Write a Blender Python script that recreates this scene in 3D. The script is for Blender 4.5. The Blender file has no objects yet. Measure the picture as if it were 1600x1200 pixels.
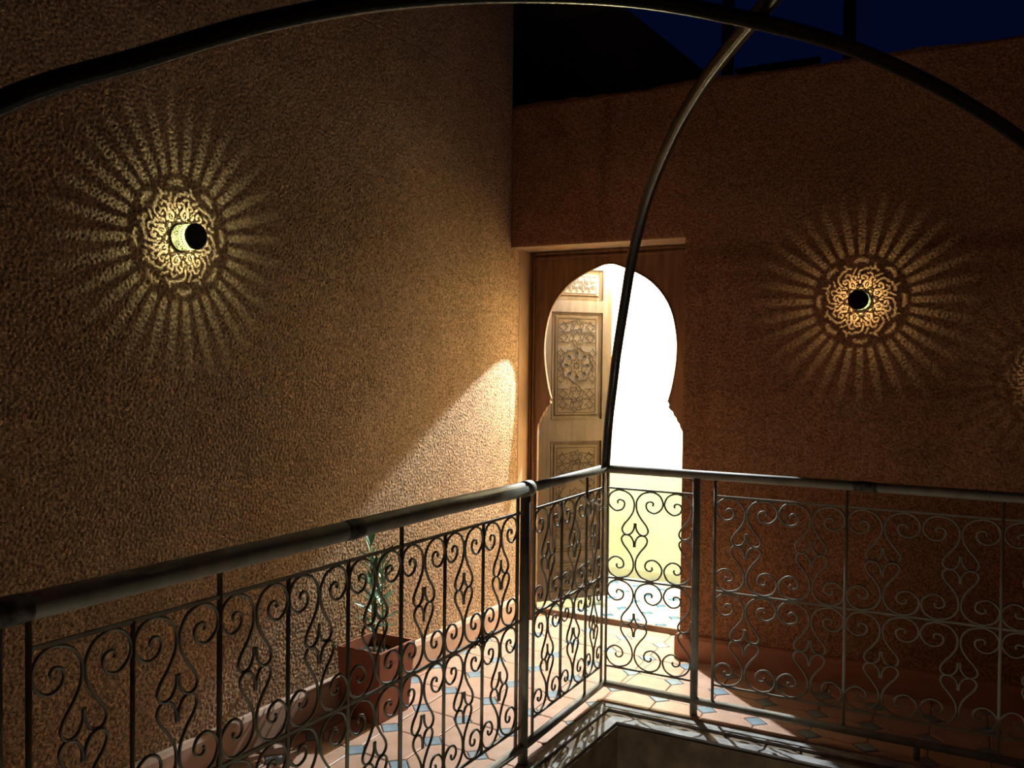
import bpy, bmesh, math, random
import numpy as np
from mathutils import Vector, Matrix
random.seed(7)
sc = bpy.context.scene
COL = sc.collection

# ------------------------------------------------------------------ camera
CAM = (1.6376, -3.7441, 1.4559); YAW, PITCH, ROLL, FPX = 0.51301, -0.022787, 0.010774, 1462.49
f = Vector((-math.sin(YAW)*math.cos(PITCH), math.cos(YAW)*math.cos(PITCH), math.sin(PITCH)))
r = Vector((math.cos(YAW), math.sin(YAW), 0)); u = r.cross(f)
r2 = r*math.cos(ROLL)+u*math.sin(ROLL); u2 = -r*math.sin(ROLL)+u*math.cos(ROLL)
cam = bpy.data.objects.new('camera', bpy.data.cameras.new('camera')); COL.objects.link(cam)
M = Matrix((r2, u2, -f)).transposed().to_4x4(); M.translation = Vector(CAM); cam.matrix_world = M
cam.data.sensor_fit = 'HORIZONTAL'; cam.data.sensor_width = 36; cam.data.lens = FPX/1600*36
cam.data.clip_start = 0.02; sc.camera = cam

# ------------------------------------------------------------------ world, lights, exposure
w = bpy.data.worlds.new('night_sky'); sc.world = w; w.use_nodes = True
bg = w.node_tree.nodes['Background']; bg.inputs[0].default_value = (0.03, 0.16, 1.0, 1); bg.inputs[1].default_value = 0.013
sc.view_settings.view_transform = 'Standard'; sc.view_settings.look = 'None'
sc.view_settings.exposure = 0.0; sc.view_settings.gamma = 1.0; sc.view_settings.use_curve_mapping = False
sc.cycles.max_bounces = 10; sc.cycles.diffuse_bounces = 7; sc.cycles.sample_clamp_indirect = 8

def lamp(name, loc, power, color, radius):
    d = bpy.data.lights.new(name, 'POINT'); d.energy = power; d.color = color; d.shadow_soft_size = radius
    o = bpy.data.objects.new(name, d); COL.objects.link(o); o.location = loc
    return o
lamp('passage_lamp', (-0.53, 1.33, 2.20), 440, (0.88, 1.0, 1.06), 0.011)     # hangs in the passage just behind the arch
lamp('courtyard_fill', (0.95, -1.9, -1.7), 30, (1.0, 0.92, 0.78), 0.06)        # unseen fill added below to brighten the courtyard walls

# ------------------------------------------------------------------ mesh helpers
class MB:
    def __init__(s): s.v = []; s.f = []; s.sm = []
    def add(s, vs, fs, smooth=False):
        b = len(s.v); s.v += [tuple(q) for q in vs]; s.f += [tuple(i+b for i in q) for q in fs]; s.sm += [smooth]*len(fs); return s
    def box(s, a, b):
        x0, y0, z0 = a; x1, y1, z1 = b
        return s.add([(x0,y0,z0),(x1,y0,z0),(x1,y1,z0),(x0,y1,z0),(x0,y0,z1),(x1,y0,z1),(x1,y1,z1),(x0,y1,z1)],
                     [(0,3,2,1),(4,5,6,7),(0,1,5,4),(1,2,6,5),(2,3,7,6),(3,0,4,7)])
    def tube(s, pts, rad, n=8, closed_caps=True, ref=None):
        pts = [Vector(q) for q in pts]; m = len(pts); rads = rad if hasattr(rad, '__len__') else [rad]*m
        tang = [(pts[min(i+1,m-1)]-pts[max(i-1,0)]).normalized() for i in range(m)]
        ref = Vector(ref) if ref else (Vector((0,0,1)) if abs(tang[0].z) < .9 else Vector((1,0,0)))
        vs = []; nrm = (ref-tang[0]*ref.dot(tang[0])).normalized()
        for i in range(m):
            nrm = (nrm-tang[i]*nrm.dot(tang[i])).normalized(); bn = tang[i].cross(nrm)
            for k in range(n):
                a = 2*math.pi*(k+.5)/n; vs.append(pts[i]+(nrm*math.cos(a)+bn*math.sin(a))*rads[i])
        fs = [(i*n+k, i*n+(k+1)%n, (i+1)*n+(k+1)%n, (i+1)*n+k) for i in range(m-1) for k in range(n)]
        s.add(vs, fs, n > 4)
        if closed_caps: b = len(s.v)-len(vs); s.f += [tuple(b+k for k in reversed(range(n))), tuple(b+(m-1)*n+k for k in range(n))]; s.sm += [False, False]
        return s
    def lathe(s, prof, n=48):
        vs = [(q[0]*math.cos(2*math.pi*k/n), q[0]*math.sin(2*math.pi*k/n), q[1]) for q in prof for k in range(n)]
        fs = [(i*n+k, i*n+(k+1)%n, (i+1)*n+(k+1)%n, (i+1)*n+k) for i in range(len(prof)-1) for k in range(n)]
        return s.add(vs, fs)
    def prism(s, poly, t, z0=0.0):       # polygon (x,y) thickened from z0 down by t
        n = len(poly)
        return s.add([(q[0],q[1],z0) for q in poly]+[(q[0],q[1],z0-t) for q in poly],
                     [tuple(range(n)), tuple(reversed(range(n,2*n)))]+[(i, i+n, (i+1)%n+n, (i+1)%n) for i in range(n)])
    def mesh(s, name):
        me = bpy.data.meshes.new(name); me.from_pydata(s.v, [], s.f); me.polygons.foreach_set('use_smooth', s.sm); me.update(); return me
    def build(s, name, m, parent=None):
        return obj(name, s.mesh(name), m, parent)
def obj(name, me, m, parent=None):
    if m and not me.materials: me.materials.append(m)
    o = bpy.data.objects.new(name, me); COL.objects.link(o)
    if parent: o.parent = parent
    return o
def empty(name, loc=(0,0,0), rot=None):
    o = bpy.data.objects.new(name, None); COL.objects.link(o); o.location = loc; o.empty_display_size = .05
    if rot: o.rotation_euler = rot
    return o
def tag(o, label, cat, group=None):
    o['label'] = label; o['category'] = cat
    if group: o['group'] = group
    return o
def struct(o, label=None):
    o['kind'] = 'structure'
    if label: o['label'] = label
    return o

# ------------------------------------------------------------------ materials
def mat(name, col, rough=.8, metal=0.0, spec=.3):
    m = bpy.data.materials.new(name); m.use_nodes = True; b = m.node_tree.nodes['Principled BSDF']
    b.inputs['Base Color'].default_value = (*col, 1); b.inputs['Roughness'].default_value = rough
    b.inputs['Metallic'].default_value = metal; b.inputs['Specular IOR Level'].default_value = spec
    return m
def N(m, t, **k):
    n = m.node_tree.nodes.new(t)
    for a, v in k.items():
        if a in n.inputs: n.inputs[a].default_value = v
        else: setattr(n, a, v)
    return n
def coords(m, scale=(1,1,1)):
    tc = N(m, 'ShaderNodeTexCoord'); mp = N(m, 'ShaderNodeMapping'); mp.inputs['Scale'].default_value = scale
    m.node_tree.links.new(tc.outputs['Object'], mp.inputs['Vector']); return mp.outputs[0]
def vary(m, c0, c1, scale, detail=3, sv=(1,1,1), lo=.35, hi=.65):
    L = m.node_tree.links; n = N(m, 'ShaderNodeTexNoise', Scale=scale, Detail=detail); L.new(coords(m, sv), n.inputs['Vector'])
    cr = N(m, 'ShaderNodeValToRGB'); cr.color_ramp.elements[0].position = lo; cr.color_ramp.elements[1].position = hi
    cr.color_ramp.elements[0].color = (*c0, 1); cr.color_ramp.elements[1].color = (*c1, 1)
    L.new(n.outputs['Fac'], cr.inputs[0]); L.new(cr.outputs[0], m.node_tree.nodes['Principled BSDF'].inputs['Base Color'])
def bump(m, scale, dist, strength=1.0, detail=2, sv=(1,1,1), rough=.5):
    L = m.node_tree.links; n = N(m, 'ShaderNodeTexNoise', Scale=scale, Detail=detail, Roughness=rough); L.new(coords(m, sv), n.inputs['Vector'])
    b = N(m, 'ShaderNodeBump', Distance=dist, Strength=strength); L.new(n.outputs['Fac'], b.inputs['Height'])
    L.new(b.outputs[0], m.node_tree.nodes['Principled BSDF'].inputs['Normal'])

def stucco(name, c0, c1, k0, k1):
    m = mat(name, c0, .95, spec=.1); L = m.node_tree.links; vary(m, c0, c1, 2.2, 4)
    bs = m.node_tree.nodes['Principled BSDF']; base = bs.inputs['Base Color'].links[0].from_socket
    n = N(m, 'ShaderNodeTexNoise', Scale=118, Detail=2, Roughness=.6); L.new(coords(m), n.inputs['Vector'])         # sand grains of lighter and darker tone, also standing in for relief shading
    cr = N(m, 'ShaderNodeMapRange'); cr.inputs['From Min'].default_value = .33; cr.inputs['From Max'].default_value = .67; cr.inputs['To Min'].default_value = k0; cr.inputs['To Max'].default_value = k1
    L.new(n.outputs['Fac'], cr.inputs['Value']); mx = N(m, 'ShaderNodeVectorMath', operation='SCALE'); L.new(base, mx.inputs[0]); L.new(cr.outputs[0], mx.inputs['Scale']); L.new(mx.outputs[0], bs.inputs['Base Color'])
    bump(m, 260, .003, .8, 2); return m
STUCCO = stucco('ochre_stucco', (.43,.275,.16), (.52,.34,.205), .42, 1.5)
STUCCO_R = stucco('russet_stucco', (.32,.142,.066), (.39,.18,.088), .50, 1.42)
PLASTER = mat('smooth_ochre_plaster', (.42,.26,.15), .75); vary(PLASTER, (.38,.235,.13), (.46,.29,.17), 5); bump(PLASTER, 30, .001, .5)
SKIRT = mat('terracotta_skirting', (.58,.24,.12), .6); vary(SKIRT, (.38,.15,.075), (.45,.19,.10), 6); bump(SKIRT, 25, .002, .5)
SKIRT_LIT = mat('lit_terracotta_skirting', (.55,.36,.25), .6); vary(SKIRT_LIT, (.50,.31,.21), (.58,.38,.27), 6); bump(SKIRT_LIT, 25, .002, .5)  # paler copy of the terracotta skirting, lamplight put into its colour
GROUT = mat('grout', (.40,.25,.175), .9)
TILE = mat('peach_tile', (.68,.40,.27), .45); vary(TILE, (.45,.265,.18), (.53,.33,.24), 9, 4); bump(TILE, 40, .0006, .5)
TILEB = mat('blue_grey_tile', (.20,.27,.32), .4); vary(TILEB, (.17,.235,.28), (.25,.32,.36), 14)
WTILE = mat('cream_tile', (.78,.74,.64), .45); vary(WTILE, (.30,.30,.27), (.35,.35,.32), 8)
WTILEB = mat('blue_tile', (.16,.30,.42), .4); vary(WTILEB, (.035,.10,.17), (.06,.14,.22), 14)
CEMENT = mat('grey_cement', (.42,.38,.34), .8); vary(CEMENT, (.20,.185,.175), (.40,.385,.37), 12, 5); bump(CEMENT, 60, .002, .6)
BAND = mat('brown_stained_cement', (.16,.10,.06), .8); vary(BAND, (.12,.08,.05), (.22,.15,.09), 10)
CREAM = mat('cream_paint', (.42,.44,.30), .8); vary(CREAM, (.72,.60,.38), (.77,.66,.44), 3)
PGREEN = mat('pale_green_skirting', (.27,.28,.18), .6)
GREEN_FALLOFF = mat('pale_green_falloff', (.42,.46,.28), .7); vary(GREEN_FALLOFF, (.27,.335,.20), (.33,.40,.26), 3)  # darker green-cream for the lower wall, the lamp's falloff put into colour
OLIVE = mat('olive_plaster', (.30,.26,.17), .9); vary(OLIVE, (.27,.25,.19), (.34,.32,.25), 4)
DARK = mat('dark_render', (.05,.03,.02), .95)
WOODF = mat('dark_carved_wood', (.2,.1,.05), .55); vary(WOODF, (.15,.075,.035), (.24,.125,.06), 6, 5, (6,6,.6)); bump(WOODF, 30, .002, .4, 3, (6,6,.6))
WOOD = mat('door_wood', (.2,.15,.1), .42); vary(WOOD, (.085,.056,.033), (.122,.083,.050), 6, 5, (6,6,.6)); bump(WOOD, 30, .0015, .35, 3, (6,6,.6))
WOODC = mat('carved_wood', (.36,.24,.14), .5); vary(WOODC, (.085,.058,.034), (.13,.090,.054), 9, 4); bump(WOODC, 120, .0012, .6)
GROOVE_SHADE = mat('groove_shade', (.028,.018,.010), .8)  # near-black tone paints groove shade onto raised strips and rosette drops
IRON = mat('painted_iron', (.13,.11,.085), .6, .0, .5); vary(IRON, (.19,.17,.125), (.28,.25,.19), 14, 4)
ARCH = mat('dark_iron_pipe', (.014,.011,.008), .22, .0, .35); bump(ARCH, 90, .0015, .5)
WELD = mat('rusty_weld', (.07,.055,.04), .7); vary(WELD, (.03,.022,.015), (.14,.115,.085), 45, 4)
HINGE = mat('black_iron', (.02,.018,.015), .5)
POT = mat('terracotta_planter', (.40,.14,.07), .6); vary(POT, (.30,.10,.05), (.37,.135,.075), 5)
SOIL = mat('dry_soil', (.05,.035,.025), .95); vary(SOIL, (.02,.014,.01), (.16,.12,.09), 60, 3); bump(SOIL, 70, .01)
LEAF = mat('oleander_leaf', (.10,.22,.10), .4, spec=.5); vary(LEAF, (.10,.22,.11), (.22,.37,.21), 25)
STEM = mat('green_brown_stem', (.20,.18,.07), .7)
CAPM = mat('black_plastic', (.006,.006,.006), .3)
BRASS = mat('worn_brass', (.6,.42,.12), .35, 1.0)
CLOTH = mat('pale_thread', (.62,.58,.50), .9)
WIRE = mat('dark_wire', (.03,.025,.02), .6)
LAMPSHELL = bpy.data.materials.new('lamp_shell'); LAMPSHELL.use_nodes = True
nt = LAMPSHELL.node_tree; nt.nodes.remove(nt.nodes['Principled BSDF'])
d_ = N(LAMPSHELL, 'ShaderNodeBsdfDiffuse', Color=(.05,.055,.03,1)); t_ = N(LAMPSHELL, 'ShaderNodeBsdfTranslucent', Color=(.95,.86,.42,1))
x_ = N(LAMPSHELL, 'ShaderNodeMixShader', Fac=.09); nt.links.new(d_.outputs[0], x_.inputs[1]); nt.links.new(t_.outputs[0], x_.inputs[2])
nt.links.new(x_.outputs[0], nt.nodes['Material Output'].inputs[0])

# ------------------------------------------------------------------ the setting
XL, YB, YF, XJ, ZR, ZW = -0.878, 0.698, 0.920, 0.106, 2.085, 2.846     # left wall, back wall, door plane, right jamb, recess top, wall top
W_, L_ = 2.185, 3.365                                                   # courtyard opening inside the railing
def coat(name, parent, m, O, U, V_, Nn, w_, h_, step, seed, amp):      # thrown stucco: a real relief of grains
    nu, nv = int(w_/step)+1, int(h_/step)+1; rng = np.random.default_rng(seed); z = rng.standard_normal((nu, nv))
    fu = np.fft.fftfreq(nu, step)[:, None]; fv = np.fft.rfftfreq(nv, step)[None, :]; fr = np.hypot(fu, fv)
    z = np.fft.irfft2(np.fft.rfft2(z)*(np.exp(-((fr-62)/30)**2)+.25*np.exp(-((fr-30)/14)**2)), s=(nu, nv)); z /= z.std(); z = np.tanh(z*.9)*1.1
    edge = np.minimum(np.minimum(np.arange(nu), nu-1-np.arange(nu))[:, None], np.minimum(np.arange(nv), nv-1-np.arange(nv))[None, :])*step
    z = np.where(edge < step*.5, -1.2, z)
    gu = np.linspace(0, w_, nu); gv = np.linspace(0, h_, nv); O, U, V_, Nn = (np.array(q, float) for q in (O, U, V_, Nn))
    co = O+gu[:, None, None]*U+gv[None, :, None]*V_+(z*amp)[:, :, None]*Nn
    i = np.arange(nu-1)[:, None]*nv+np.arange(nv-1)[None, :]; q = np.stack([i, i+nv, i+nv+1, i+1], -1).reshape(-1, 4)
    if np.dot(np.cross(U, V_), Nn) < 0: q = q[:, ::-1]
    me = bpy.data.meshes.new(name); me.vertices.add(nu*nv); me.vertices.foreach_set('co', co.astype(np.float32).ravel())
    me.loops.add(q.size); me.loops.foreach_set('vertex_index', q.astype(np.int32).ravel()); me.polygons.add(len(q))
    me.polygons.foreach_set('loop_start', np.arange(0, q.size, 4, dtype=np.int32)); me.polygons.foreach_set('use_smooth', np.ones(len(q), dtype=bool)); me.update(calc_edges=True)
    return obj(name, me, m, parent)
wl = MB().box((XL-.14,-4.6,-.2), (XL-.0022,YB,5.0)); wl.box((XL-.14,YB,-.2), (XL-.0022,.80,ZR+.05))
wl = struct(wl.build('wall_left', STUCCO), 'rough ochre stucco wall with a pierced lamp')
coat('stucco_coat', wl, STUCCO, (XL,-2.42,.14), (0,1,0), (0,0,1), (1,0,0), 2.42+YB, 2.76, .0038, 1, .0012)
coat('stucco_coat', wl, STUCCO, (XL,-1.0,2.90), (0,1,0), (0,0,1), (1,0,0), 1.0+YB, .75, .0042, 2, .0012)
coat('stucco_coat', wl, STUCCO, (XL,YB,.14), (0,1,0), (0,0,1), (1,0,0), .095, ZR-.14, .0038, 5, .0012)
struct(MB().box((XL-.14,.793,-.2), (XL+.001,.985,ZR+.05)).build('wall_recess_left', PLASTER))
YS = YB+.0022; wb = MB().box((XL,YS,ZR), (3.2,1.0,ZW-.02)); wb.box((XJ,YS,-.2), (3.2,1.0,ZR))
nx = 80; xs = [XL+(3.2-XL)*i/nx for i in range(nx+1)]; random.seed(3)
zt = [ZW+.006*math.sin(i*.37)+random.uniform(-.005,.005) for i in range(nx+1)]
vs = []; fs = []
for i, x in enumerate(xs): vs += [(x,YB,ZW-.02),(x,YB+.006,zt[i]-.003),(x,YB+.02,zt[i]),(x,.98,zt[i]),(x,1.0,ZW-.02)]
for i in range(nx):
    for k in range(4): fs.append((i*5+k,(i+1)*5+k,(i+1)*5+k+1,i*5+k+1))
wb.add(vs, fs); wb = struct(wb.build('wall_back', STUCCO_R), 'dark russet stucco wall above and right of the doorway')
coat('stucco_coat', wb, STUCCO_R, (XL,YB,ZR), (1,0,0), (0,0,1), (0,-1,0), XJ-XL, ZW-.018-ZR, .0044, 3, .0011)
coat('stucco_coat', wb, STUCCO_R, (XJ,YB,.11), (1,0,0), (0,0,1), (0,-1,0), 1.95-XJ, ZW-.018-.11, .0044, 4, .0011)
struct(MB().box((XL,YB+.004,ZR-.004), (XJ,1.0,ZR)).build('trim_1', PLASTER), 'smooth plaster soffit of the door recess')
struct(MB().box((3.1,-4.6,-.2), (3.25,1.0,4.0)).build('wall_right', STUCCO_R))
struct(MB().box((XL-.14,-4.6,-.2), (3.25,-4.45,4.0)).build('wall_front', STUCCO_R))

# passage behind the door
ZP, YR, YP = .03, 1.06, 2.085
struct(MB().box((-1.9,YP,-.2), (1.7,YP+.12,2.7)).build('wall_passage_back', CREAM), 'overexposed cream passage wall seen through the doorway')
struct(MB().box((-1.95,.985,-.2), (-1.8,YP+.1,2.7)).build('wall_passage_left', CREAM))
struct(MB().box((1.6,1.0,-.2), (1.75,YP+.1,2.7)).build('wall_passage_right', CREAM))
pf = MB().box((-1.9,.985,-.2), (XL-.001,1.02,2.7)); pf.box((XJ,1.0,-.2), (1.7,1.02,2.62)); pf.box((XL,1.0,ZR), (XJ,1.02,2.62)); struct(pf.build('wall_passage_front', CREAM))
struct(MB().box((-1.95,.9,2.62), (1.75,YP+.12,2.80)).build('ceiling_passage', CREAM))
struct(MB().box((-1.8,YP-.004,ZP), (1.6,YP,.72)).build('trim_7', GREEN_FALLOFF), 'pale green lower passage wall, lamp falloff put into its colour')
struct(MB().box((-1.8,YP-.012,ZP), (1.6,YP,ZP+.055)).build('baseboard_passage', PGREEN))

# floors
BX, BY = .160, -.215                 # inner edge of the slab
fl = MB().box((XL-.1,-4.5,-.25), (-.002,YR,-.006)); fl.box((-.002,-.045,-.25), (3.15,YB+.02,-.006)); fl.box((-.002,YB,-.25), (XJ+.02,YR,-.006))
fl.box((W_,-4.5,-.25), (3.15,-.045,-.006)); fl.box((-.002,-4.5,-.25), (W_,-L_,-.006))
floor = struct(fl.build('floor', GROUT), 'gallery floor of peach octagonal tiles with blue-grey diamonds')
pfl = struct(MB().box((-1.85,YR+.012,-.2), (1.65,YP+.02,ZP-.006)).build('floor_passage', GROUT), 'passage floor of cream tiles with blue diamonds')
struct(MB().box((XL,YR-.004,-.02), (XJ+.05,YR+.012,ZP+.001)).build('trim_2', BAND), 'brown edge of the door step')
def clip(poly, a, b, c):             # keep a*x+b*y<=c
    out = []
    for i in range(len(poly)):
        p, q = poly[i], poly[(i+1)%len(poly)]; dp, dq = a*p[0]+b*p[1]-c, a*q[0]+b*q[1]-c
        if dp <= 0: out.append(p)
        if (dp < 0 < dq) or (dq < 0 < dp): t = dp/(dp-dq); out.append((p[0]+(q[0]-p[0])*t, p[1]+(q[1]-p[1])*t))
    return out
def area(p): return .5*abs(sum(p[i][0]*p[(i+1)%len(p)][1]-p[(i+1)%len(p)][0]*p[i][1] for i in range(len(p))))
def tile_mesh(poly, name, m):
    cx = sum(q[0] for q in poly)/len(poly); cy = sum(q[1] for q in poly)/len(poly); n = len(poly); t = MB()
    ins = []
    for q in poly:
        d = math.hypot(q[0]-cx, q[1]-cy) or 1; k = max(0, 1-.004/d); ins.append((cx+(q[0]-cx)*k, cy+(q[1]-cy)*k))
    t.add([(q[0],q[1],0) for q in ins]+[(q[0],q[1],-.002) for q in poly]+[(q[0],q[1],-.012) for q in poly],
          [tuple(range(n))]+[(i, n+i, n+(i+1)%n, (i+1)%n) for i in range(n)]+[(n+i, 2*n+i, 2*n+(i+1)%n, n+(i+1)%n) for i in range(n)])
    me = t.mesh(name); me.materials.append(m); return me
def tiling(parent, O, e1, e2, dd, regions, m1, m2, z, jit):
    g = .0022; O = Vector(O); e1 = Vector(e1); e2 = Vector(e2)
    def P(i, j): return O+e1*i+e2*j
    n1 = e1.normalized(); n2 = e2.normalized(); c = e1*.5+e2*.5; cells = [e1*0, e1, e1+e2, e2]; oct_ = []
    for q, (a, b) in zip(cells, ((e1,e2),(e2,-e1),(-e1,-e2),(-e2,e1))):
        for v in ((b, a)): oct_.append(q+v.normalized()*(dd+g*1.4)-c)
    oct_ = [q*(1-g/.11) for q in oct_]
    dia = [n1*dd, n2*dd, n1*-dd, n2*-dd]
    share = {}
    for i in range(-22, 23):
        for j in range(-22, 23):
            for nm, base, ctr, m in (('octagon_tile', oct_, P(i,j)+c, m1), ('diamond_tile', dia, P(i,j), m2)):
                full = [(q.x+ctr.x, q.y+ctr.y) for q in base]
                for reg in regions:
                    x0, x1, y0, y1 = reg
                    p = clip(clip(clip(clip(full, 1,0,x1), -1,0,-x0), 0,1,y1), 0,-1,-y0)
                    if len(p) < 3 or area(p) < 3e-4: continue
                    if abs(area(p)-area(full)) < 1e-7:
                        if nm not in share: share[nm] = tile_mesh([(q.x,q.y) for q in base], nm, m)
                        o = obj(nm, share[nm], None, parent)
                    else: o = obj(nm, tile_mesh([(q[0]-ctr.x,q[1]-ctr.y) for q in p], nm, m), None, parent)
                    o.location = (ctr.x, ctr.y, z+random.uniform(-jit, jit)); o.rotation_euler = (random.uniform(-.003,.003), random.uniform(-.003,.003), 0)
e = .003
tiling(floor, (.205,.348), (.217,-.022), (-.016,.239), .047,
       [(XL+.02,.018,-2.3,.676), (.018+e*0,1.95,-.042,.676), (XL+.004,XJ-.004,.676,YR-.006)], TILE, TILEB, .0, .0008)
tiling(pfl, (-.305,1.12), (.166,-.018), (.012,.182), .036, [(-1.25,.45,YR+.014,YP-.014)], WTILE, WTILEB, ZP, .0005)

# skirting
def skirt(name, p0, p1, nrm, h, t, m=SKIRT):
    p0 = Vector(p0); p1 = Vector(p1); n = Vector(nrm); b = MB(); prof = [(0,0),(t,0),(t,h-.02),(t*.6,h-.004),(0,h)]
    vs = [q+n*a+Vector((0,0,z)) for q in (p0,p1) for a, z in prof]; k = len(prof)
    b.add(vs, [(i, i+1, k+i+1, k+i) for i in range(k-1)]+[tuple(reversed(range(k))), tuple(range(k,2*k))])
    return struct(b.build(name, m))
skirt('baseboard_left', (XL,-4.4,0), (XL,YF,0), (1,0,0), .154, .022, SKIRT_LIT)
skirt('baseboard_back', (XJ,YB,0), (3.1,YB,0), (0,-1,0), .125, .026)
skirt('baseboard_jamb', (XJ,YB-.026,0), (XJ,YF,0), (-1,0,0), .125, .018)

# slab edge around the courtyard
ke = MB().box((.021,-L_+.1,-.12), (.075,-.108,-.004)); ke.box((.021,-.108,-.12), (W_,-.047,-.004))
struct(ke.build('trim_3', CEMENT), 'grey cement kerb outside the railing')
kb = MB().box((.075,-L_+.1,-.14), (.118,-.160,-.016)); kb.box((.075,-.160,-.14), (W_,-.108,-.016)); struct(kb.build('trim_4', BAND), 'brown sunken band in the kerb')
ko = MB().box((.118,-L_+.1,-.14), (BX,BY,-.008)); ko.box((.118,BY,-.14), (W_,-.160,-.008)); struct(ko.build('trim_5', CEMENT), 'outer cement lip of the courtyard edge')
kd = MB().box((.13,-L_,-.20), (BX+.006,BY-.006,-.022)); kd.box((.13,BY-.006,-.20), (W_,-.17,-.022)); struct(kd.build('trim_6', BAND), 'dark drip edge of the slab')
cw = MB().box((0,-L_,-3.2), (BX-.01,-.1,-.15)); cw.box((0,BY+.01,-3.2), (W_,0,-.15)); cw.box((W_,-L_,-3.2), (W_+.1,0,-.02)); cw.box((0,-L_-.1,-3.2), (W_,-L_,-.02)); cw.box((0,-L_,-3.3), (W_,0,-3.2))
struct(cw.build('wall_courtyard', OLIVE), 'dim olive wall inside the courtyard opening')

# roof things against the sky
bk = MB(); pr = [(-1.6,2.81),(.20,2.81),(.20,2.885),(.117,2.959),(-.372,3.399),(-.98,3.95),(-.98,4.6),(-1.6,4.6)]
n = len(pr); bk.add([(q[0],1.02,q[1]) for q in pr]+[(q[0],1.14,q[1]) for q in pr], [tuple(range(n)), tuple(reversed(range(n,2*n)))]+[(i,i+n,(i+1)%n+n,(i+1)%n) for i in range(n)])
tag(bk.build('stair_bulkhead', DARK), 'black stair house with sloping edge above the back wall', 'building')
for x, lab in ((.159,'dark roof post beside the sloping black stair house'), (.785,'dark roof post further right against the navy sky')):
    p = empty('roof_post', (x,1.135 if x > .3 else 1.18,2.80)); MB().box((-.026,-.026,0), (.026,.026,2.0)).build('shaft', DARK, p); MB().box((-.05,-.05,0), (.05,.05,.03)).build('foot', DARK, p)
    tag(p, lab, 'post', 'posts on the roof')
p = MB().box((.25,1.05,2.80), (.65,1.08,2.962)); p.box((.24,1.04,2.962), (.66,1.09,2.982))
tag(p.build('roof_kerb', DARK), 'low black kerb block on the roof behind the wall', 'kerb')

# ------------------------------------------------------------------ door with horseshoe arch
door = struct(empty('door_1', (0,0,0)), 'carved wooden horseshoe arch doorway with one leaf ajar')
CX = -.396
half = [(.0,1.997),(.035,1.993),(.085,1.975),(.16,1.943),(.236,1.898),(.30,1.835),(.345,1.765),(.372,1.69),(.388,1.60),(.391,1.536),(.388,1.47),(.378,1.395),(.363,1.32),(.345,1.258)]
corb = [(.352,1.243),(.346,1.232),(.358,1.218),(.372,1.208),(.377,1.190),(.390,1.178),(.397,1.158),(.408,1.148),(.414,1.125),(.424,1.112),(.428,1.09),(.428,.0)]
def smooth(pts, k=4):
    out = []
    for i in range(len(pts)-1):
        p0, p1, p2, p3 = pts[max(i-1,0)], pts[i], pts[i+1], pts[min(i+2,len(pts)-1)]
        for s_ in range(k):
            t = s_/k; out.append(tuple(.5*((2*p1[j])+(p2[j]-p0[j])*t+(2*p0[j]-5*p1[j]+4*p2[j]-p3[j])*t*t+(3*p1[j]-p0[j]-3*p2[j]+p3[j])*t**3) for j in range(len(p1))))
    return out+[tuple(pts[-1])]
hs = smooth(half, 3)+corb
def extrude_y(poly, y0, y1, bevel=0):
    me = bpy.data.meshes.new('panel'); bm = bmesh.new(); fv = [bm.verts.new((q[0],y0,q[1])) for q in poly]; bv = [bm.verts.new((q[0],y1,q[1])) for q in poly]
    ff = bm.faces.new(fv); fb = bm.faces.new(bv[::-1]); nn = len(poly)
    for i in range(nn): bm.faces.new((fv[i], bv[i], bv[(i+1)%nn], fv[(i+1)%nn]))
    bmesh.ops.recalc_face_normals(bm, faces=bm.faces); bmesh.ops.triangulate(bm, faces=[ff, fb]); bm.to_mesh(me); bm.free(); return me
XFR = XJ
poly = [(XL+.004,0),(XL+.004,ZR-.006),(XFR,ZR-.006),(XFR,0)]+[(CX+q[0],q[1]) for q in reversed(hs)]+[(CX-q[0],q[1]) for q in hs[1:]]
obj('arch_frame', extrude_y(poly, YF, YF+.022), WOODF, door)
rim = [(CX-q[0],YF-.001,q[1]) for q in reversed(hs[:-12])]+[(CX+q[0],YF-.001,q[1]) for q in hs[1:-12]]
MB().tube(rim, .005, 6).build('arch_bead', WOODF, door)
for x in (XL+.012, XL+.030, XFR-.012, XFR-.030): MB().box((x-.005,YF-.012,.0), (x+.005,YF,ZR-.01)).build('jamb_moulding', WOODF, door)
for z in (ZR-.02, ZR-.045): MB().box((XL+.01,YF-.012,z-.006), (XFR-.006,YF,z+.006)).build('head_moulding', WOODF, door)
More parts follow.
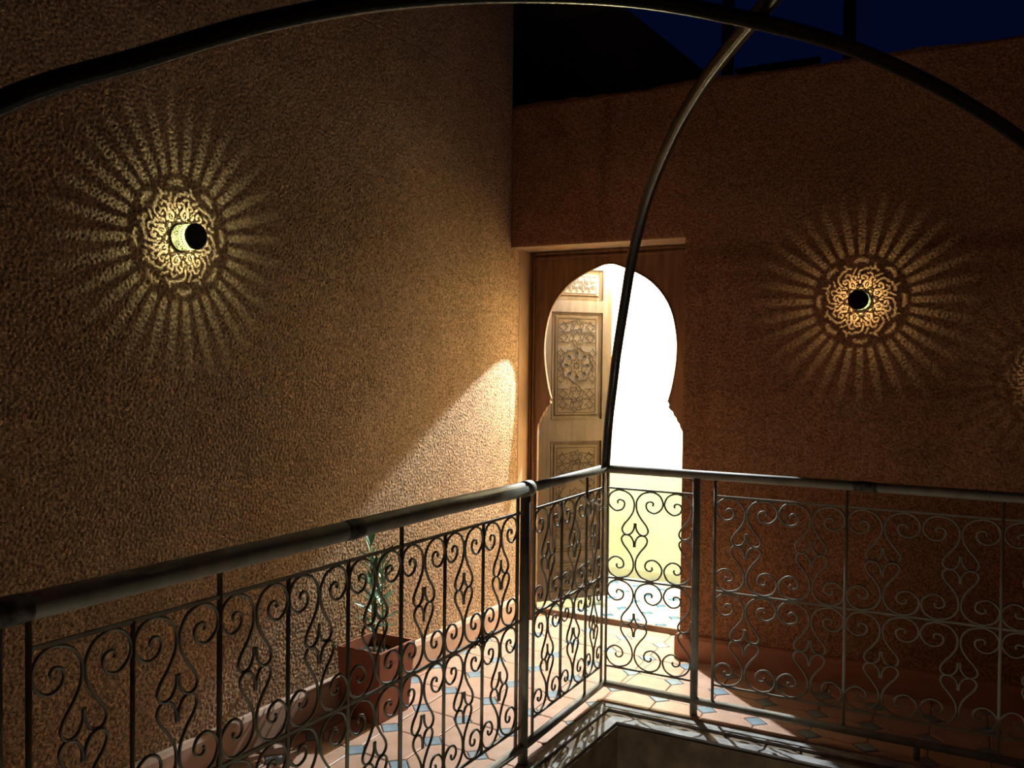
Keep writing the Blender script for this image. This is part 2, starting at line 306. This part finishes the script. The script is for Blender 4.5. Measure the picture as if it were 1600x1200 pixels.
# the leaf: built along +x from the hinge, facing -y, then turned
PH = math.radians(52); LW = .462
leaf = MB().box((0.0,.014,.085), (LW,.034,2.065)).build('door_leaf', WOOD, door); leaf.location = (-.845,.985,0); leaf.rotation_euler = (0,0,PH)
def sub(name, mb, m): return mb.build(name, m, leaf)
sub('stile', MB().box((0,0,.085), (.072,.016,2.065)), WOOD); sub('stile', MB().box((.402,0,.085), (LW,.016,2.065)), WOOD)
panels = [(1.825,2.0),(1.133,1.752),(.363,1.004),(.135,.316)]
edges = [2.065]+[v for p_ in panels for v in (p_[1], p_[0])]+[.085]
for a, b in zip(edges[0::2], edges[1::2]): sub('rail', MB().box((.072,.0005,b), (.402,.016,a)), WOOD)
def strip(mb, a, b, wd=.0016, y=.0048, t=.0016):
    a = Vector(a); b = Vector(b); d = (b-a).normalized(); nn = Vector((-d.y,d.x))*wd; a = a-d*wd; b = b+d*wd
    vs = [(q.x,y,q.y) for q in (a-nn,b-nn,b+nn,a+nn)]+[(q.x,y+t,q.y) for q in (a-nn,b-nn,b+nn,a+nn)]
    mb.add(vs, [(0,1,2,3),(4,7,6,5),(0,4,5,1),(1,5,6,2),(2,6,7,3),(3,7,4,0)])
def ring(mb, c, rads, n, off=0):
    pts = [Vector((c[0]+rads[k%len(rads)]*math.sin(off+2*math.pi*k/n), c[1]+rads[k%len(rads)]*math.cos(off+2*math.pi*k/n))) for k in range(n)]
    for k in range(n): strip(mb, pts[k], pts[(k+1)%n])
for pi, (z0, z1) in enumerate(panels):
    x0, x1 = .076, .398
    # bevelled moulding ring around a raised carved field
    b = MB(); ringp = [(x0,z0,0),(x0,z0,.010),(x0+.018,z0+.018,.013),(x0+.026,z0+.026,.006),(x0+.030,z0+.030,.006)]
    def rect(t): d = t[0]-x0; return [(x0+d,t[2],z0+d),(x1-d,t[2],z0+d),(x1-d,t[2],z1-d),(x0+d,t[2],z1-d)]
    vs = [q for t in ringp for q in rect(t)]
    b.add(vs, [(i*4+k, i*4+(k+1)%4, (i+1)*4+(k+1)%4, (i+1)*4+k) for i in range(len(ringp)-1) for k in range(4)]); sub('panel_moulding', b, WOOD)
    fx0, fx1, fz0, fz1 = x0+.030, x1-.030, z0+.030, z1-.030
    sub('carved_panel', MB().box((fx0,.006,fz0), (fx1,.014,fz1)), WOODC)
    s_ = MB(); cx, cz = (fx0+fx1)/2, (fz0+fz1)/2; hw = (fx1-fx0)/2
    for a, b_ in (((fx0+.008,fz0+.008),(fx1-.008,fz0+.008)),((fx1-.008,fz0+.008),(fx1-.008,fz1-.008)),((fx1-.008,fz1-.008),(fx0+.008,fz1-.008)),((fx0+.008,fz1-.008),(fx0+.008,fz0+.008))): strip(s_, a, b_)
    if pi in (1, 2):
        ring(s_, (cx,cz), (.022,.012), 16); ring(s_, (cx,cz), (.050,.034), 16); ring(s_, (cx,cz), (.108,.086), 16, math.pi/16); ring(s_, (cx,cz), (.108,.092), 16)
        for sg in (-1, 1):
            for dz, rr in ((.165,(.036,.019)),(.225,(.030,.017))):
                ring(s_, (cx,cz+sg*dz), rr, 12); ring(s_, (cx,cz+sg*dz), (rr[0]*1.5,rr[0]*1.1), 12, math.pi/12)
                for sx in (-1, 1):
                    ring(s_, (cx+sx*hw*.66,cz+sg*dz), (.030,.016), 8); strip(s_, (cx+sx*.05,cz+sg*(dz-.03)), (cx+sx*hw*.9,cz+sg*(dz-.03)))
                    strip(s_, (cx+sx*.03,cz+sg*(dz+.03)), (cx+sx*hw*.9,cz+sg*(dz+.012)))
            for sx in (-1, 1): ring(s_, (cx+sx*hw*.78,cz+sg*.075), (.026,.014), 8); ring(s_, (cx+sx*hw*.80,cz+sg*.02), (.018,.010), 8)
        for k in range(8):                                   # eight rosette drops; dark colour stands in for hollow shade on one panel
            a = 2*math.pi*k/8; dx, dz = math.sin(a), math.cos(a); px, pz = dz, -dx
            dr = [(.050,0),(.058,.009),(.068,.012),(.078,.010),(.086,0),(.078,-.010),(.068,-.012),(.058,-.009)]
            pts = [(cx+dx*q+px*h, cz+dz*q+pz*h) for q, h in dr]; m_ = MB(); nn = len(pts); ctr = (cx+dx*.068, cz+dz*.068)
            m_.add([(q[0],.0045,q[1]) for q in pts]+[(q[0]*.75+ctr[0]*.25,.0045,q[1]*.75+ctr[1]*.25) for q in pts]+[(ctr[0],.0058,ctr[1])],
                   [(i,(i+1)%nn,nn+(i+1)%nn,nn+i) for i in range(nn)]+[(nn+i,nn+(i+1)%nn,2*nn) for i in range(nn)]); m_.build('rosette_petal', GROOVE_SHADE if pi == 1 else WOODC, leaf)
    else:
        for sx in (-1, 0, 1):
            ring(s_, (cx+sx*hw*.6,cz), (.040,.022), 12); ring(s_, (cx+sx*hw*.6,cz), (.024,.013), 12)
        for sx in (-.5, .5):
            ring(s_, (cx+sx*hw*.6,cz+.02), (.02,.012), 8); ring(s_, (cx+sx*hw*.6,cz-.02), (.02,.012), 8)
    sub('strapwork', s_, GROOVE_SHADE)
sub('knob', MB().tube([(.444,0,1.155),(.444,-.02,1.155),(.444,-.026,1.155),(.444,-.040,1.155)], [.007,.007,.014,.010], 12), BRASS)
for z in (.40,1.03,1.80): MB().tube([(-.845,.972,z-.04),(-.845,.972,z+.04)], .009, 10).build('hinge', HINGE, door)

# ------------------------------------------------------------------ iron railings
Q = [(.079,.063),(.082,.0535),(.072,.045),(.055,.050),(.049,.066),(.060,.086),(.088,.094),(.114,.078),(.1255,.052),(.113,.020),(.0875,.005),(.063,.0035),(.030,.015),(.0095,.040),(.0045,.066),(.0105,.096),(.030,.127),(.050,.151),(.0595,.173),(.052,.190),(.036,.1955),(.018,.189),(.0065,.172),(.0035,.158),(.0032,.143)]
SCROLL = MB().tube([(q[0],0,-q[1]) for q in smooth(Q, 4)], .0041, 6, ref=(0,1,0)).mesh('scroll'); SCROLL.materials.append(IRON)
ZT, ZM, ZL = .918, .527, .140
def unit(parent, P0, d, wd, halves=(-1,1)):           # neck at P0, direction d, unit width wd
    ang = math.atan2(d[1], d[0])
    for z0, z1 in ((ZT,ZM),(ZM,ZL)):
        for hx in halves:
            for top in (1, -1):
                o = bpy.data.objects.new('scroll', SCROLL); COL.objects.link(o); o.parent = parent
                zs = (z0-z1)/.392; o.location = (P0[0], P0[1], z0-.003 if top > 0 else z1+.003)
                o.rotation_euler = (random.uniform(-.02,.02), random.uniform(-.012,.012), ang); o.scale = (hx*wd/.2575*random.uniform(.985,1.01), 1, top*zs*.985)
def bar(parent, name, a, b, rad, n=6, m=IRON): return MB().tube([a, b], rad, n).build(name, m, parent)
def V3(p, z): return (p[0], p[1], z)
def run(parent, A, d, stops, thick=(), tall=()):      # thin uprights and units between successive stops
    pts = [(A[0]+d[0]*s_, A[1]+d[1]*s_) for s_ in stops]
    return pts
left = tag(empty('iron_railing', (.028,-1.6,0)), 'scrolled iron railing parallel to the ochre left wall, in front of the planter', 'railing', 'gallery railings'); left.location = (0,0,0)
back = tag(empty('iron_railing', (0,0,0)), 'scrolled iron railing running right from the corner, before the russet wall', 'railing', 'gallery railings')
Bp = (.028,-.778); Cp = (0,0)
# left run, from B towards the viewer
ys = [-.834,-1.070,-1.302,-1.532,-1.773,-2.004,-2.227,-2.461,-2.688]
for i, y in enumerate(ys):
    talls = i in (0,3,6,8)
    bar(left, 'upright', (.028,y,ZL-.005 if not talls else .06), (.028,y,ZT if not talls else .985), .0065 if talls else .0055)
    if i: unit(left, (.028,(y+ys[i-1])/2), (0,1), ys[i-1]-y)
y2 = [-2.80,-2.95,-3.15,-3.34]
for i, y in enumerate(y2):
    bar(left, 'upright', (.028,y,.06), (.028,y,.985), .0065)
    if i: unit(left, (.028,(y+y2[i-1])/2), (0,1), y2[i-1]-y)
for z in (ZT,ZM,ZL):
    bar(left, 'crossbar', (.028,-.80,z), (.028,-2.69,z), .0058, 4); bar(left, 'crossbar', (.028,-2.80,z), (.028,-3.34,z), .0055, 4)
bar(left, 'post', (.028,-.778,-.01), (.028,-.778,.985), .0185, 14); bar(left, 'post', (.028,-2.757,-.01), (.028,-2.757,.985), .017, 14); bar(left, 'post', (.028,-L_,-.01), (.028,-L_,1.0), .019, 14)
MB().tube([(.028,-.765+0,1.0),(.028,-1.3,1.003),(.028,-1.9,1.0),(.028,-2.6,.998),(.028,-L_-.02,1.0)], .0265, 16).build('handrail', IRON, left)
MB().tube([(.0275,-.745,1.0),(.028,-.80,1.0)], .0295, 16).build('sleeve', IRON, left)
bar(left, 'bottom_rail', (.028,-.778,.06), (.028,-L_,.06), .0165, 10)
# corner stretch C to B
dB = Vector((.028,-.778)).normalized()
st = [.702,.456,.204,.022]; P = [(dB.x*s_, dB.y*s_) for s_ in st]
for i, p_ in enumerate(P):
    bar(left, 'upright', V3(p_, ZL-.005 if i in (1,) else .055), V3(p_, ZT if i in (1,) else .985), .0058)
    if i: unit(left, ((p_[0]+P[i-1][0])/2, (p_[1]+P[i-1][1])/2), (-dB.x,-dB.y), st[i-1]-st[i])
for z in (ZT,ZM,ZL): bar(left, 'crossbar', V3(P[0], z), V3(P[-1], z), .0055, 4)
MB().tube([(.0275,-.76,1.0),(.0,.0,1.0)], .0180, 14).build('handrail', IRON, left)
bar(left, 'bottom_rail', (.028,-.778,.06), (0,0,.06), .0165, 10)
# back run
bar(back, 'upright', (.012,0,.055), (.012,0,.985), .0055)
unit(back, (.012+.12875,0), (1,0), .2575); unit(back, (.012+.12875*3,0), (1,0), .2575, (-1,))
for z in (ZT,ZM,ZL): bar(back, 'crossbar', (.012,0,z), (.405,0,z), .0055, 4)
bar(back, 'post', (.412,0,-.01), (.412,0,.985), .0160, 14)
vx = [.491,1.006,1.536,2.06]
for i, x in enumerate(vx):
    bar(back, 'upright', (x,0,.055), (x,0,.985), .0065)
    if i:
        wd = (x-vx[i-1])/2; unit(back, (vx[i-1]+wd*.5,0), (1,0), wd); unit(back, (vx[i-1]+wd*1.5,0), (1,0), wd)
for z in (ZT,ZM,ZL): bar(back, 'crossbar', (.491,0,z), (2.06,0,z), .0055, 4)
bar(back, 'post', (W_,0,-.01), (W_,0,1.0), .018, 14); bar(back, 'post', (1.27,0,-.02), (1.27,0,.06), .012, 10)
MB().tube([(-.01,0,1.0),(.9,0,1.001),(1.6,0,.999),(W_+.02,0,1.0)], .0185, 14).build('handrail', IRON, back)
bar(back, 'bottom_rail', (0,0,.06), (W_,0,.06), .0160, 10)

# pipes arched over the courtyard, from corner to corner
HD = math.hypot(W_, L_)/2; AP = Vector((W_/2,-L_/2,0))
def arch(name, A, B_, prof, label, rad):
    A = Vector(A); B_ = Vector(B_); pts = []
    for u_, z in prof: q = A.lerp(B_, u_); pts.append((q.x,q.y,z))
    o = MB().tube(smooth(pts, 6), rad, 14).build(name, ARCH); tag(o, label, 'arch pipe', 'pipes arched over the courtyard'); return o
def ell(u_): return 1.0+1.235*math.sqrt(max(0, 1-(2*u_-1)**2))
p1 = [(.0,1.0),(.0169,1.205),(.0417,1.372),(.062,1.504),(.0981,1.678),(.1374,1.855),(.1932,2.010),(.2524,2.107),(.3157,2.176),(.3827,2.216),(.4473,2.230),(.5,2.232)]
p1 = p1+[(1-a, b) for a, b in reversed(p1[:-1])]+[(1.0,.5),(1.0,.0)]
o = arch('arch_pipe', (0,0,0), (W_,-L_,0), p1, 'dark iron pipe rising in an arch from the railing corner in front of the doorway', .0195)
p2 = [(.0,1.0),(.017,1.25),(.045,1.48),(.09,1.69),(.1358,1.833),(.1794,1.918),(.2283,2.010),(.2836,2.088),(.35,2.150),(.4196,2.190),(.4955,2.200),(.5528,2.194),(.6055,2.168),(.6635,2.122),(.7275,2.048),(.80,1.935),(.87,1.77),(.93,1.56),(.975,1.28),(1.0,1.0)]
arch('arch_pipe', (.028,-L_,0), (W_,0,0), p2, 'dark iron pipe arching across the top of the picture', .0178)
# far end of the first pipe stands on a post of its own (beside the viewer)

# ------------------------------------------------------------------ pierced wall lamps
RC, DL, SC = .043, .062, .000384            # shell radius, height of the light over the wall, metres per pattern unit on the wall
def seg(px, py, a, b):
    ax, ay = a; bx, by = b; dx, dy = bx-ax, by-ay; t = np.clip(((px-ax)*dx+(py-ay)*dy)/(dx*dx+dy*dy+1e-9), 0, 1)
    return np.hypot(px-ax-t*dx, py-ay-t*dy)
def polar(a, rr): a = math.radians(a); return (rr*math.sin(a), rr*math.cos(a))
NS = 84; rows = np.concatenate([np.arange(126,200,2.5), np.arange(200,536,4.0)])
ang = np.radians(np.linspace(-22.5, 22.5, NS+1)); A_, R_ = np.meshgrid(ang, rows)
PX, PY = R_*np.sin(A_), R_*np.cos(A_)
lit = np.full(PX.shape, 99.0)
strokes = [
 ([(-8.5,466),(-4,484),(0,490),(4,484),(8.5,466)], 17), ([(-6,472),(6,472)], 12),
 ([(22.5,408),(16.5,394)], 13), ([(22.5,408),(28,388)], 13), ([(22.5,408),(25,446)], 14),
 ([(-15,402),(-11,384),(-5,372),(0,362),(4,338),(5.5,305),(6.5,272)], 13),
 ([(8.5,382),(11.5,358),(15.5,332)], 12),
 ([(-23,312),(-21.5,338),(-17,346),(-12.5,330)], 12),
 ([(-7,200),(-12,232),(-15,264),(-13.5,292),(-7,304),(-1,290),(-2.5,262),(-6.5,262)], 13),
 ([(14,205),(19,240),(23.5,272),(22.5,296),(17,304),(12,288),(14,264)], 13),
 ([(3,214),(3,240)], 14),
 ([(10,250),(8.5,232)], 8),
]
for k in (-1, 0, 1):
    for pts, hw in strokes:
        P_ = [polar(a+45*k, rr) for a, rr in pts]
        for a, b in zip(P_[:-1], P_[1:]): lit = np.minimum(lit, seg(PX, PY, a, b)-hw*.78)
    # petal: outlined drop with a small drop inside
    for pa in (-19,):
        P_ = [polar(pa+45*k+da, rr) for da, rr in ((0,162),(7.5,182),(8,204),(5,226),(0,250),(-5,226),(-8,204),(-7.5,182),(0,162))]
        for a, b in zip(P_[:-1], P_[1:]): lit = np.minimum(lit, seg(PX, PY, a, b)-5.5)
        lit = np.minimum(lit, seg(PX, PY, polar(pa+45*k,186), polar(pa+45*k,212))-5.5)
AD = np.degrees(A_)
inner = np.maximum(R_-(188-28*np.abs(AD)/22.5), 0)          # star of small lattice panes next to the lamp
lat = np.where(R_ < 188-28*np.abs(AD)/22.5, -9.0, 99.0)
lines = [([(0,190),(22.5,136)],4.0), ([(0,190),(-22.5,136)],4.0), ([(-22.5,172),(0,132)],3.5), ([(22.5,172),(0,132)],3.5), ([(-11,166),(11,166)],3.2), ([(-22.5,150),(-11,128)],3.2), ([(22.5,150),(11,128)],3.2)]
for pts, hw in lines:
    for a, b in zip(pts[:-1], pts[1:]): lat = np.maximum(lat, hw*2.0-seg(PX, PY, polar(*a), polar(*b)))
lit = np.minimum(lit, lat)
sol = lit.copy()                                             # >0: metal, <0: hole
sol[0, :] = 3; sol[-1, :] = 3
sol[:, -1] = sol[:, 0] = .5*(sol[:, 0]+sol[:, -1])
hgt = DL*(1-RC/(rows*SC))
vmap = {}; V = []; F = []
def vert(i, j, i2=None, j2=None):
    key = (i,j,i2,j2)
    if key in vmap: return vmap[key]
    if i2 is None: a, h = ang[j], hgt[i]
    else:
        s0, s1 = sol[i,j], sol[i2,j2]; t = s0/(s0-s1); a = ang[j]+(ang[j2]-ang[j])*t; rr = rows[i]+(rows[i2]-rows[i])*t; h = DL*(1-RC/(rr*SC))
    vmap[key] = len(V); V.append((a, h)); return vmap[key]
for i in range(len(rows)-1):
    for j in range(NS):
        cor = [(i,j),(i,j+1),(i+1,j+1),(i+1,j)]; s4 = [sol[c] > 0 for c in cor]
        if not any(s4): continue
        pl = []
        for k in range(4):
            c0, c1 = cor[k], cor[(k+1)%4]
            if s4[k]: pl.append(vert(*c0))
            if s4[k] != s4[(k+1)%4]:
                a, b = (c0, c1) if c0 < c1 else (c1, c0); pl.append(vert(*a, *b))
        if len(pl) >= 3: F.append(tuple(pl))
shell = MB()
for k in range(8):
    shell.add([(RC*math.cos(a+k*math.pi/4), RC*math.sin(a+k*math.pi/4), h) for a, h in V], F)
def band(h0, h1, a0=0, a1=2*math.pi, n=96):
    vs = []; 
    for k in range(n+1):
        a = a0+(a1-a0)*k/n; vs += [(RC*math.cos(a),RC*math.sin(a),h0),(RC*math.cos(a),RC*math.sin(a),h1)]
    shell.add(vs, [(2*k,2*k+2,2*k+3,2*k+1) for k in range(n)])
hh = lambda rr: DL*(1-RC/(rr*SC))
band(.002, hgt[0]); band(hgt[-1], hh(562)); HS = hh(1250)
for k in range(32):
    a = 2*math.pi*(k+.5)/32; b = len(shell.v); hs_ = [hh(562+(1250-562)*q/8) for q in range(9)]; aw = [math.radians(2.4+2.0*(q/8)**2) for q in range(9)]
    shell.add([(RC*math.cos(a+sg*w2), RC*math.sin(a+sg*w2), h) for h, w2 in zip(hs_, aw) for sg in (-1,0,1)], [(q*3+j,q*3+j+1,q*3+j+4,q*3+j+3) for q in range(8) for j in (0,1)])
band(HS, .071)
SHELL = shell.mesh('pierced_shell'); SHELL.materials.append(LAMPSHELL)
def sconce(loc, rot, power, spin, label):
    t = tag(empty('wall_lamp', loc, rot), label, 'wall lamp', 'pierced wall lamps')
    s_ = obj('pierced_shell', SHELL, None, t); s_.rotation_euler = (0,0,spin)
    MB().lathe([(.0,.0815),(.040,.0815),(.0435,.080),(.0445,.077),(.0445,.0705),(.043,.070),(.0,.070)], 48).build('end_cap', CAPM, t)
    MB().lathe([(.0,.001),(.0462,.001),(.0462,.005),(.0435,.006),(.0425,.006),(.0425,.003),(.0,.003)], 48).build('mounting_ring', CAPM, t)
    l = lamp('lamp_light', (0,0,DL), power, (.92,1.0,.62), .0007); l.parent = t
    return t
sconce((XL,-1.552,1.862), (0,math.pi/2,0), 2.3, .1, 'pierced cylinder wall lamp on the ochre left wall, its glowing side showing')
sconce((.931,YB,1.751), (math.pi/2,0,0), 2.5, .0, 'pierced cylinder wall lamp right of the doorway, seen nearly end on')
sconce((1.675,YB,1.418), (math.pi/2,0,0), .30, .3, 'faint pierced wall lamp cut by the right edge of the picture')

# ------------------------------------------------------------------ planter with young oleander
pt = tag(empty('planter', (-.73,-.66,0)), 'square terracotta planter on the tiles by the ochre wall', 'planter')
def frust(mb, a0, b0, z0, a1, b1, z1, flip=False):
    q0 = [(-a0,-b0,z0),(a0,-b0,z0),(a0,b0,z0),(-a0,b0,z0)]; q1 = [(-a1,-b1,z1),(a1,-b1,z1),(a1,b1,z1),(-a1,b1,z1)]
    fs = [(k,(k+1)%4,4+(k+1)%4,4+k) for k in range(4)]; mb.add(q0+q1, [tuple(reversed(t)) for t in fs] if flip else fs)
pm = MB(); frust(pm, .092,.100,.002, .110,.120,.288); frust(pm, .110,.120,.288, .108,.118,.292); frust(pm, .108,.118,.292, .100,.110,.292); frust(pm, .100,.110,.292, .090,.100,.10)
pm.add([(-.088,-.096,.002),(.088,-.096,.002),(.088,.096,.002),(-.088,.096,.002)], [(3,2,1,0)]); pm.build('pot', POT, pt)
nn = 14; random.seed(5); sv = [(-.097+.194*i/nn, -.107+.214*j/nn, .245+random.uniform(-.006,.008)) for i in range(nn+1) for j in range(nn+1)]
MB().add(sv, [(i*(nn+1)+j,(i+1)*(nn+1)+j,(i+1)*(nn+1)+j+1,i*(nn+1)+j+1) for i in range(nn) for j in range(nn)]).build('soil', SOIL, pt)
pl = tag(empty('oleander', (-.73,-.66,.245)), 'young oleander with narrow green leaves growing in the terracotta planter', 'plant')
lf = MB(); prof = [(0,.001),(.12,.35),(.3,.85),(.5,1.0),(.72,.75),(.9,.32),(1,.01)]
vs = [];
for t, wv in prof: zc = -.10*t*t; vs += [(t,-wv*.085,zc+.03*wv),(t,0,zc),(t,wv*.085,zc+.03*wv)]
lf.add(vs, [(i*3+k,(i+1)*3+k,(i+1)*3+k+1,i*3+k+1) for i in range(len(prof)-1) for k in range(2)], True); LEAFM = lf.mesh('leaf'); LEAFM.materials.append(LEAF)
random.seed(21)
for si, (sx, sy, tx, ty, hgt_) in enumerate(((-.012,.0,-.03,.0,.47),(.02,.018,.035,-.005,.40),(.006,-.02,.01,-.045,.34))):
    P_ = [(sx+(tx-sx)*t+.006*math.sin(5*t+si), sy+(ty-sy)*t, -.02+(hgt_+.0)*t) for t in (0,.2,.4,.6,.8,1)]
    MB().tube(P_, [.0045,.004,.0037,.0033,.0026,.0015], 7).build('stem', STEM, pl)
    nl = (26,22,16)[si]
    for k in range(nl):
        t = .30+.70*k/(nl-1) if si else .34+.66*k/(nl-1)
        i = min(4, int(t*5)); fr = t*5-i; b0, b1 = Vector(P_[i]), Vector(P_[i+1]); o = bpy.data.objects.new('leaf', LEAFM); COL.objects.link(o); o.parent = pl
        o.location = b0.lerp(b1, fr); up = math.radians(random.uniform(20,50)+32*max(0,t-.7)/.3)
        o.rotation_euler = (random.uniform(-.5,.5), -up, k*2.1+random.uniform(-.4,.4)+si); s_ = random.uniform(.085,.125)*(1-.12*t); o.scale = (s_,s_*1.25,s_)

# ------------------------------------------------------------------ small things on the railing
random.seed(9)
st_ = MB(); st_.tube([(.016,-.235,.905),(.018,-.215,.880),(.016,-.198,.872),(.022,-.175,.885),(.016,-.160,.872),(.014,-.12,.862),(.010,-.06,.842),(.012,.004,.822)], [.003,.006,.008,.005,.004,.003,.002,.0015], 6)
st_.tube([(.020,-.20,.872),(.024,-.215,.84),(.022,-.205,.81)], [.006,.004,.002], 6)
tag(st_.build('thread_knot', CLOTH), 'pale frayed thread knotted on the scrolls near the railing corner', 'thread')
wk = MB(); wp = []
for k in range(26): a = k*1.1; wp.append((.030+.010*math.cos(a)+random.uniform(-.004,.004), -1.072+(k-13)*.0025+random.uniform(-.008,.008), .527+.013*math.sin(a)))
wk.tube(wp, .0022, 5); wk.tube([(.03,-1.10,.53),(.035,-1.13,.515),(.03,-1.15,.52)], .002, 5); wk.tube([(.03,-1.05,.53),(.036,-1.02,.545),(.03,-1.01,.535)], .002, 5)
tag(wk.build('wire_tie', WIRE), 'twisted dark wire tied round the middle bar of the left railing', 'wire')

for par, a, b, rr in ((back,(1.02,0,1.001),(1.12,0,1.0),.0185), (left,(.028,-1.72,1.001),(.028,-1.80,1.0),.0265), (left,(.028,-2.68,.998),(.028,-2.80,.998),.0265)):
    a = Vector(a); b = Vector(b); MB().tube([a.lerp(b, t) for t in (0,.15,.4,.7,.9,1)], [rr-.001,rr+.0008,rr+.0022,rr+.0016,rr+.0006,rr-.001], 16).build('weld_patch', WELD, par)
hk = MB().tube([(.932,YB+.003,.463),(.938,YB-.012,.470),(.950,YB-.018,.473),(.962,YB-.016,.468),(.972,YB-.010,.458)], [.003,.0035,.004,.003,.0015], 6).build('wall_hook', WIRE)
tag(hk, 'tiny dark bent hook in the russet wall behind the railing', 'hook')
